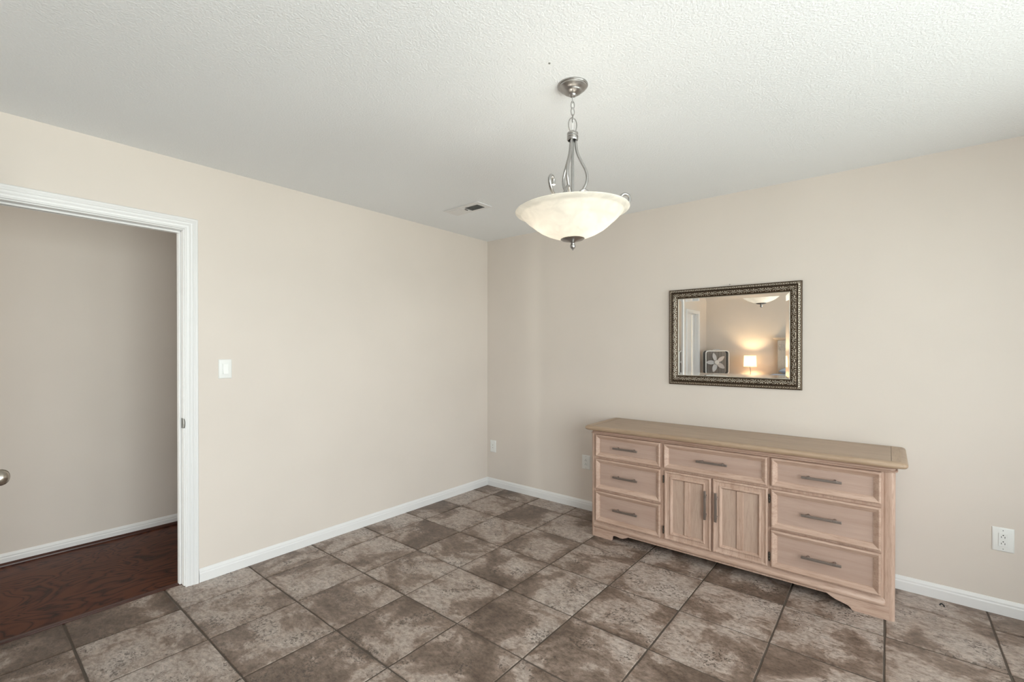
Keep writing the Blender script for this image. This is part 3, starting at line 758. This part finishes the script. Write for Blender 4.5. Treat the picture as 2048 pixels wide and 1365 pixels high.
# ------------------------------------------------------------------ framed mirror
mr_ = thing('wall_mirror', 'landscape wall mirror in an ornate antique silver frame above the dresser', 'mirror', (2.272, 0, 1.452))
MX0, MX1, MZ0, MZ1 = 1.848, 2.697, 1.103, 1.801
FW = .072
TILT = math.radians(.22)
def tz(v_):   # whole mirror leans forward at the top by a quarter degree
    return (v_[0], v_[1]-(v_[2]-MZ0)*math.tan(TILT), v_[2])
base_prof = [(0, 0), (0, .006), (.001, .010), (.004, .012), (.006, .0125), (.012, .0190), (.018, .0245), (.0205, .0265), (.0225, .0270), (.0245, .0262), (.0255, .0215), (.0275, .0200), (.0290, .0225), (.036, .0240), (.044, .0225), (.052, .0185), (.060, .0135), (.0635, .0110), (.0645, .0095), (.0665, .0095), (.0672, .0120), (.0690, .0135), (.0708, .0125), (.0715, .0100), (.0720, .0040)]
def binterp(s_):
    for (a, b_), (c, d) in zip(base_prof[1:], base_prof[2:]):
        if a <= s_ <= c: return b_+(d-b_)*((s_-a)/(c-a) if c > a else 0)
    return base_prof[-1][1]
ss = [0]+[k*.0012 for k in range(1, 60)]+[.0720]
ss = sorted(set([round(s_, 5) for s_ in ss if s_ <= .072]+[.0255, .0290, .0645, .0672, .0708]))
def relief(u, s_):
    # outer band: chain of curls
    if .005 < s_ < .0235:
        w = math.sin(PI*(s_-.005)/.0185); P_ = .040; uu = (u % P_)-P_/2; q = s_-.0145
        r = math.hypot(uu*.72, q*1.15); th = math.atan2(q, uu)
        c = .5+.5*math.cos(2*PI*r/.0075-th)
        return .0030*w*c*(1 if r < .0135 else .55), c*w
    if .0285 < s_ < .0635:
        t = (s_-.0285)/.035; w = math.sin(PI*t)**.6; P_ = .043
        k = int(u//P_); uu = (u % P_)/P_-.5; q = t-.5; sg = 1 if k % 2 == 0 else -1
        r = math.hypot(uu*1.35, q); th = math.atan2(q*sg, uu)
        leaf_ = .5+.5*math.cos(5*th+10*r)
        vein = .5+.5*math.cos(2*PI*(uu*6+sg*q*2.2))
        c = leaf_*(.65+.35*vein)*(1-.3*min(1, r*1.6))
        return .0050*w*c, c*w
    if .0665 < s_ < .0715 or .0235 <= s_ <= .026:
        return 0, .9 if s_ > .06 else .1
    return 0, .05
fm = MB(); gil = []
NS = 300
sides = [((MX0, MZ0), (MX1, MZ0), (0, 1)), ((MX1, MZ0), (MX1, MZ1), (-1, 0)), ((MX1, MZ1), (MX0, MZ1), (0, -1)), ((MX0, MZ1), (MX0, MZ0), (1, 0))]
for (p, q_, nn) in sides:
    ln = math.hypot(q_[0]-p[0], q_[1]-p[1]); du = ((q_[0]-p[0])/ln, (q_[1]-p[1])/ln)
    ns = int(NS*ln/.85); vs = []; K = len(ss)
    for i in range(ns+1):
        for s_ in ss:
            u = s_+(ln-2*s_)*i/ns
            r, c = relief(abs(u-ln/2)+.0, s_)
            if s_ == 0: d = 0.0
            else: d = binterp(s_)+r
            # fade relief at the mitres
            vs.append(tz((p[0]+du[0]*u+nn[0]*s_, -.004-d, p[1]+du[1]*u+nn[1]*s_))); gil.append(c)
    fs = []
    for i in range(ns):
        for k in range(K-1): fs.append((i*K+k, i*K+k+1, (i+1)*K+k+1, (i+1)*K+k))
    fm.add(vs, fs)
me = bpy.data.meshes.new('frame'); me.from_pydata(fm.v, [], fm.f); me.materials.append(M['antique'])
at = me.color_attributes.new('gilding', 'FLOAT_COLOR', 'POINT')
fl_ = []
for c in gil: fl_ += [c, c, c, 1]
at.data.foreach_set('color', fl_)
me.update()
for p in me.polygons: p.use_smooth = True
fo = bpy.data.objects.new('frame', me); COL.objects.link(fo); fo.parent = mr_; fo.location = -Vector(mr_.location); tag(fo, 'ornate antique silver frame with leaf and curl relief')
bk = MB(); bk.add([tz((x, y-.0, z)) for z in (MZ0+.004, MZ1-.004) for y in (-.009, -.004) for x in (MX0+.004, MX1-.004)], [(0, 2, 3, 1), (4, 5, 7, 6), (0, 1, 5, 4), (2, 6, 7, 3), (0, 4, 6, 2), (1, 3, 7, 5)])
bk.build('backing_board', M['hinge'], mr_, smooth=0)
gx0, gx1, gz0, gz1 = MX0+.070, MX1-.070, MZ0+.070, MZ1-.070
bw, bd = .021, -.0008
gm = MB()
gm.add([tz(v_) for v_ in ((gx0, -.0125, gz0), (gx1, -.0125, gz0), (gx1, -.0125, gz1), (gx0, -.0125, gz1), (gx0+bw, -.0125-bd, gz0+bw), (gx1-bw, -.0125-bd, gz0+bw), (gx1-bw, -.0125-bd, gz1-bw), (gx0+bw, -.0125-bd, gz1-bw),
        (gx0, -.0095, gz0), (gx1, -.0095, gz0), (gx1, -.0095, gz1), (gx0, -.0095, gz1))],
       [(4, 5, 6, 7), (0, 1, 5, 4), (1, 2, 6, 5), (2, 3, 7, 6), (3, 0, 4, 7), (8, 9, 1, 0), (9, 10, 2, 1), (10, 11, 3, 2), (11, 8, 0, 3), (11, 10, 9, 8)])
tag(gm.build('mirror_glass', M['mirror'], mr_, smooth=0), 'bevelled mirror glass')
# picture nail above
nl = MB().lathe([(.0012, 0), (.0012, .016), (.0032, .0165), (.0032, .018), (.0005, .0185)], (0, 0, 0), 12, Matrix.Rotation(PI/2, 4, 'X'))
tag(nl.build('picture_nail', M['steel'], loc=None), 'small dark nail in the wall just above the mirror frame', 'nail').location = (2.269, .004, 1.811)
# small bit of debris by the baseboard
db = MB(); db.tube(catmull([(3.335, -.095, .004), (3.341, -.088, .010), (3.349, -.094, .008), (3.352, -.102, .004)], 5), [.0035]*16, 8)
tag(db.build('cable_clip', M['slot']), 'small dark scrap lying on the floor by the baseboard right of the dresser', 'clip')

# ------------------------------------------------------------------ bedroom end (seen in the mirror)
ch_ = thing('low_chest', 'low blond wood chest under the box fan and lamp, at the bedroom end', 'chest', (.66, -6.92, 0))
MB().box(.06, 1.22, -7.17, -6.64, .05, .735).build('body', M['oakz'], ch_, bevel=.004)
MB().box(.04, 1.24, -7.19, -6.61, .735, .760).build('chest_top', M['oaktop'], ch_, bevel=.006)
for k in range(3):
    for xa, xb in ((.08, .62), (.65, 1.20)):
        z0 = .085+k*.214
        d_ = MB().box(xa, xb, -6.642, -6.626, z0, z0+.198).build('drawer', M['oakx'], ch_, bevel=.004)
        MB().box((xa+xb)/2-.06, (xa+xb)/2+.06, -6.626, -6.610, z0+.09, z0+.10).build('handle', M['pewter'], d_, bevel=.002)
for xa in (.07, 1.16):
    for ya in (-7.16, -6.70): MB().box(xa, xa+.05, ya, ya+.05, 0, .05).build('foot', M['oakz'], ch_)

fan = thing('box_fan', 'white box fan with five blades standing on the chest, seen in the mirror', 'fan', (.305, -6.86, .762), math.radians(-40))
def fanpart(m, name, mat, smooth=35, bevel=0):
    o = m.build(name, mat, None, smooth=smooth, bevel=bevel); o.parent = fan; return o
def rsq(h, r, k=8):
    p = []
    for cx, cz, a0 in ((h-r, -(h-r), -PI/2), (h-r, h-r, 0), (-(h-r), h-r, PI/2), (-(h-r), -(h-r), PI)):
        for i in range(k+1): a = a0+PI/2*i/k; p.append((cx+r*math.cos(a), cz+r*math.sin(a)))
    return p
hf = .250; zc = .262
def ring(h0, h1, r0, r1, ya, yb):
    a = rsq(h0, r0); b_ = rsq(h1, r1); n = len(a); m = MB()
    vs = [(x, ya, z+zc) for x, z in a]+[(x, ya, z+zc) for x, z in b_]+[(x, yb, z+zc) for x, z in a]+[(x, yb, z+zc) for x, z in b_]
    fs = []
    for i in range(n):
        j = (i+1) % n; fs += [(i, j, n+j, n+i), (2*n+i, 3*n+i, 3*n+j, 2*n+j), (i, 2*n+i, 2*n+j, j), (n+i, n+j, 3*n+j, 3*n+i)]
    return m.add(vs, fs)
fanpart(ring(.246, .238, .055, .050, -.078, .05), 'housing', M['fangrey'])
fanpart(ring(.252, .232, .060, .045, .045, .056), 'front_rim', M['fanwhite'], bevel=.003)
fanpart(ring(.252, .232, .060, .045, -.084, -.073), 'rear_rim', M['fanwhite'], bevel=.003)
for yy in (.050, -.078):
    gmb = MB()
    for k in range(-17, 18): gmb.tube([(k*.0130, yy, zc-.236), (k*.0130, yy, zc+.236)], .0007 if yy > 0 else .0035, 6)
    fanpart(gmb, 'grille', M['fanwhite'] if yy > 0 else M['fangrey'], 60)
fanpart(MB().lathe([(.0005, -.035), (.048, -.035), (.052, -.02), (.052, .02), (.045, .034), (.030, .040), (.0005, .042)], (0, 0, zc), 32, Matrix.Rotation(-PI/2, 4, 'X')), 'hub', M['fanwhite'])
for k in range(5):
    a = 2*PI*k/5+math.radians(36)
    m = MB(); vs = []
    K = 9
    for i in range(K):
        t = i/(K-1); r = .045+.165*t; w = (.014+.030*math.sin(PI*min(1, t*.95+.10))**.8)*(1 if t < .93 else .55)
        for s_ in (-1, 1):
            yy = .012*s_*(1-.4*t)
            vs.append((r*math.cos(a)-s_*w*math.sin(a), yy+.004, zc+r*math.sin(a)+s_*w*math.cos(a)))
            vs.append((r*math.cos(a)-s_*w*math.sin(a), yy-.000, zc+r*math.sin(a)+s_*w*math.cos(a)))
    fs = []
    for i in range(K-1):
        o_ = i*4; n_2 = o_+4
        fs += [(o_, n_2, n_2+2, o_+2), (o_+1, o_+3, n_2+3, n_2+1), (o_, o_+1, n_2+1, n_2), (o_+2, n_2+2, n_2+3, o_+3)]
    fs += [(0, 2, 3, 1), (4*K-4, 4*K-3, 4*K-1, 4*K-2)]
    fanpart(m.add(vs, fs), 'blade', M['fanblade'], 60)
for x in (-.20, .20): fanpart(MB().box(x-.02, x+.02, -.085, .085, 0, .010), 'foot', M['fanwhite'], bevel=.003)
fanpart(MB().tube(catmull([(-.07, 0, zc+.247), (-.06, 0, zc+.268), (0, 0, zc+.272), (.06, 0, zc+.268), (.07, 0, zc+.247)], 6), .007, 10), 'carry_handle', M['fanwhite'])
fanpart(MB().lathe([(.016, 0), (.014, .014), (.0005, .016)], (-.14, .01, zc+.247), 20), 'speed_knob', M['fanwhite'])

lp = thing('table_lamp', 'small lit table lamp with white drum shade and curved stem, seen in the mirror', 'lamp', (.93, -6.97, .760))
LX, LY = .93, -6.97
MB().lathe([(.070, .760), (.072, .764), (.066, .774), (.020, .780), (.006, .784)], (LX, LY, 0), 32).build('lamp_base', M['nickel'], lp)
MB().tube(catmull([(LX+.004, LY, .780), (LX+.010, LY, .83), (LX+.004, LY, .90), (LX-.006, LY, .96), (LX, LY, 1.01)], 6), .006, 10).build('stem', M['pewter'], lp)
MB().lathe([(.119, .948), (.112, 1.172), (.1105, 1.172), (.1175, .948), (.119, .948)], (LX, LY, 0), 48, cap=False).build('lamp_shade', M['lampshade'], lp, smooth=60)
MB().lathe([(.010, 1.01), (.018, 1.03), (.030, 1.055), (.030, 1.075), (.018, 1.095), (.0005, 1.10)], (LX, LY, 0), 24).build('light_bulb', M['lampbulb'], lp, smooth=60)

bed = thing('bed', 'bed with tall carved whitewashed headboard and pale blue bedding, seen in the mirror', 'bed', (2.15, -6.170, 0))
BX0, BX1 = 1.405, 2.98
hb = MB(); hb.box(BX0, BX1, -7.190, -7.120, .10, 1.48)
hb.build('headboard', M['bedwood'], bed, bevel=.004)
lofted([([(BX0-.03, -7.210, 0), (BX1+.03, -7.210, 0), (BX1+.03, -7.090, 0), (BX0-.03, -7.090, 0)], 1.48), ([(BX0-.05, -7.210, 0), (BX1+.05, -7.210, 0), (BX1+.05, -7.050, 0), (BX0-.05, -7.050, 0)], 1.505), ([(BX0-.085, -7.210, 0), (BX1+.085, -7.210, 0), (BX1+.085, -7.010, 0), (BX0-.085, -7.010, 0)], 1.53), ([(BX0-.085, -7.210, 0), (BX1+.085, -7.210, 0), (BX1+.085, -7.010, 0), (BX0-.085, -7.010, 0)], 1.545)], 'headboard_cornice', M['bedwood'], bed)
for xa in (BX0, BX1-.16):
    p = MB(); p.box(xa, xa+.16, -7.120, -7.080, .0, 1.48); p.build('bed_post', M['bedwood'], bed, bevel=.006)
    c_ = MB()
    for kx, kz, r in ((.05, 1.37, .028), (.11, 1.37, .028), (.08, 1.33, .034), (.04, 1.30, .022), (.12, 1.30, .022)):
        c_.tube([(xa+kx+r*math.cos(a)*.8, -7.075, kz+r*math.sin(a)) for a in [2*PI*i/18 for i in range(18)]], .007, 8, True)
    c_.build('carving', M['bedwood'], bed)
for xa, xb in ((BX0+.20, BX0+.74), (BX0+.80, BX1-.22)):
    nn_ = MB(); nn_.box(xa, xb, -7.120, -7.105, .75, 1.28); nn_.build('raised_panel', M['bedwood'], bed, bevel=.008)
MB().box(BX0+.05, BX1-.05, -7.080, -5.240, .28, .60).build('box_spring', M['linen'], bed, bevel=.03)
MB().box(BX0+.02, BX1-.02, -7.080, -5.200, .60, .80).build('mattress', M['linen'], bed, bevel=.05, segs=4)
cv = MB(); cv.box(BX0-.02, BX1+.02, -6.670, -5.170, .42, .835); tag(cv.build('blanket', M['linen'], bed, bevel=.045, segs=4), 'pale blue blanket')
for xa in (BX0+.08, BX0+.86):
    pw = MB(); vs = []; fs = []; n1, n2 = 14, 10
    for i in range(n1+1):
        for j in range(n2+1):
            u_ = i/n1*2-1; w_ = j/n2*2-1; hgt = .075*((1-abs(u_)**3.5)*(1-abs(w_)**3.5))**.6
            vs += [(xa+.33+.33*u_, -6.860+.20*w_, .885+hgt), (xa+.33+.33*u_, -6.860+.20*w_, .885-hgt*.9)]
    idx = lambda i, j, k: (i*(n2+1)+j)*2+k
    for i in range(n1):
        for j in range(n2):
            fs += [(idx(i, j, 0), idx(i+1, j, 0), idx(i+1, j+1, 0), idx(i, j+1, 0)), (idx(i, j, 1), idx(i, j+1, 1), idx(i+1, j+1, 1), idx(i+1, j, 1))]
    pw.add(vs, fs); tag(pw.build('pillow', M['linen'], None, smooth=60), 'pale blue pillow on the bed against the headboard, %s the chest' % ('nearer' if xa < BX0+.5 else 'farther from'), 'pillow', 'bed pillows')
for xa in (BX0+.06, BX1-.12):
    for ya in (-7.060, -5.340): MB().box(xa, xa+.06, ya, ya+.06, 0, .29).build('leg', M['bedwood'], bed)

# ------------------------------------------------------------------ lights
WP = (31, 114, 2, 3, 150); UPFILL = 820
def area(name, loc, rot, sx, sy, power, col):
    l = bpy.data.lights.new(name, 'AREA'); l.shape = 'RECTANGLE'; l.size = sx; l.size_y = sy; l.energy = power; l.color = col
    o = bpy.data.objects.new(name, l); COL.objects.link(o); o.location = loc; o.rotation_euler = rot; return o
# daylight coming through the windows, plus an added lamp outside aimed up to brighten the ceiling
for W, pw in zip(WS, WP[:3]):
    area('daylight_window', (XR+.30, (W[0]+W[1])/2, (W[2]+W[3])/2), (0, math.radians(90), 0), W[3]-W[2], W[1]-W[0], pw, (.985, .985, .99))
area('daylight_window', ((W4[0]+W4[1])/2, YB-.30, (W4[2]+W4[3])/2), (math.radians(90), 0, 0), W4[1]-W4[0], W4[3]-W4[2], WP[3], (.985, .985, .99))  # lamp outside the added rear window
area('daylight_window', ((HW[0]+HW[1])/2, YB-.30, (HW[2]+HW[3])/2), (math.radians(90), 0, 0), HW[1]-HW[0], HW[3]-HW[2], WP[4], (1, .97, .92))  # lamp behind the added hall-end opening, lifts the hallway
area('ceiling_fill', (XR+5.0, -2.9, -.20), (math.radians(180), 0, 0), 7.5, 11, UPFILL, (1, .985, .95))  # added fill lamp lying over the lawn, facing up

w = bpy.data.worlds.new('world'); S.world = w; w.use_nodes = True
bg = w.node_tree.nodes['Background']; bg.inputs[0].default_value = (.85, .92, 1, 1); bg.inputs[1].default_value = 2.6

# ------------------------------------------------------------------ camera
f, yw, pt_, rl = 921.37, .6848, -.0051, .0006
cam = bpy.data.cameras.new('camera'); co_ = bpy.data.objects.new('camera', cam); COL.objects.link(co_); S.camera = co_
cam.sensor_width = 36; cam.lens = f/2048*36; cam.shift_y = 19.73/2048; cam.clip_start = .02
fw = Vector((-math.sin(yw)*math.cos(pt_), math.cos(yw)*math.cos(pt_), math.sin(pt_)))
r0 = Vector((math.cos(yw), math.sin(yw), 0)); u0 = r0.cross(fw)
r2 = r0*math.cos(rl)+u0*math.sin(rl); u2 = -r0*math.sin(rl)+u0*math.cos(rl)
mt = Matrix((r2, u2, -fw)).transposed().to_4x4(); mt.translation = (3.1176, -3.4281, 1.3675)
co_.matrix_world = mt

vs_ = S.view_settings
vs_.view_transform = 'Standard'; vs_.look = 'None'; vs_.exposure = .20; vs_.gamma = 1; vs_.use_curve_mapping = False
S.cycles.max_bounces = 7; S.cycles.diffuse_bounces = 4; S.cycles.glossy_bounces = 4; S.cycles.transparent_max_bounces = 8
S.cycles.sample_clamp_indirect = 6
S.cycles.use_adaptive_sampling = True; S.cycles.adaptive_threshold = .03
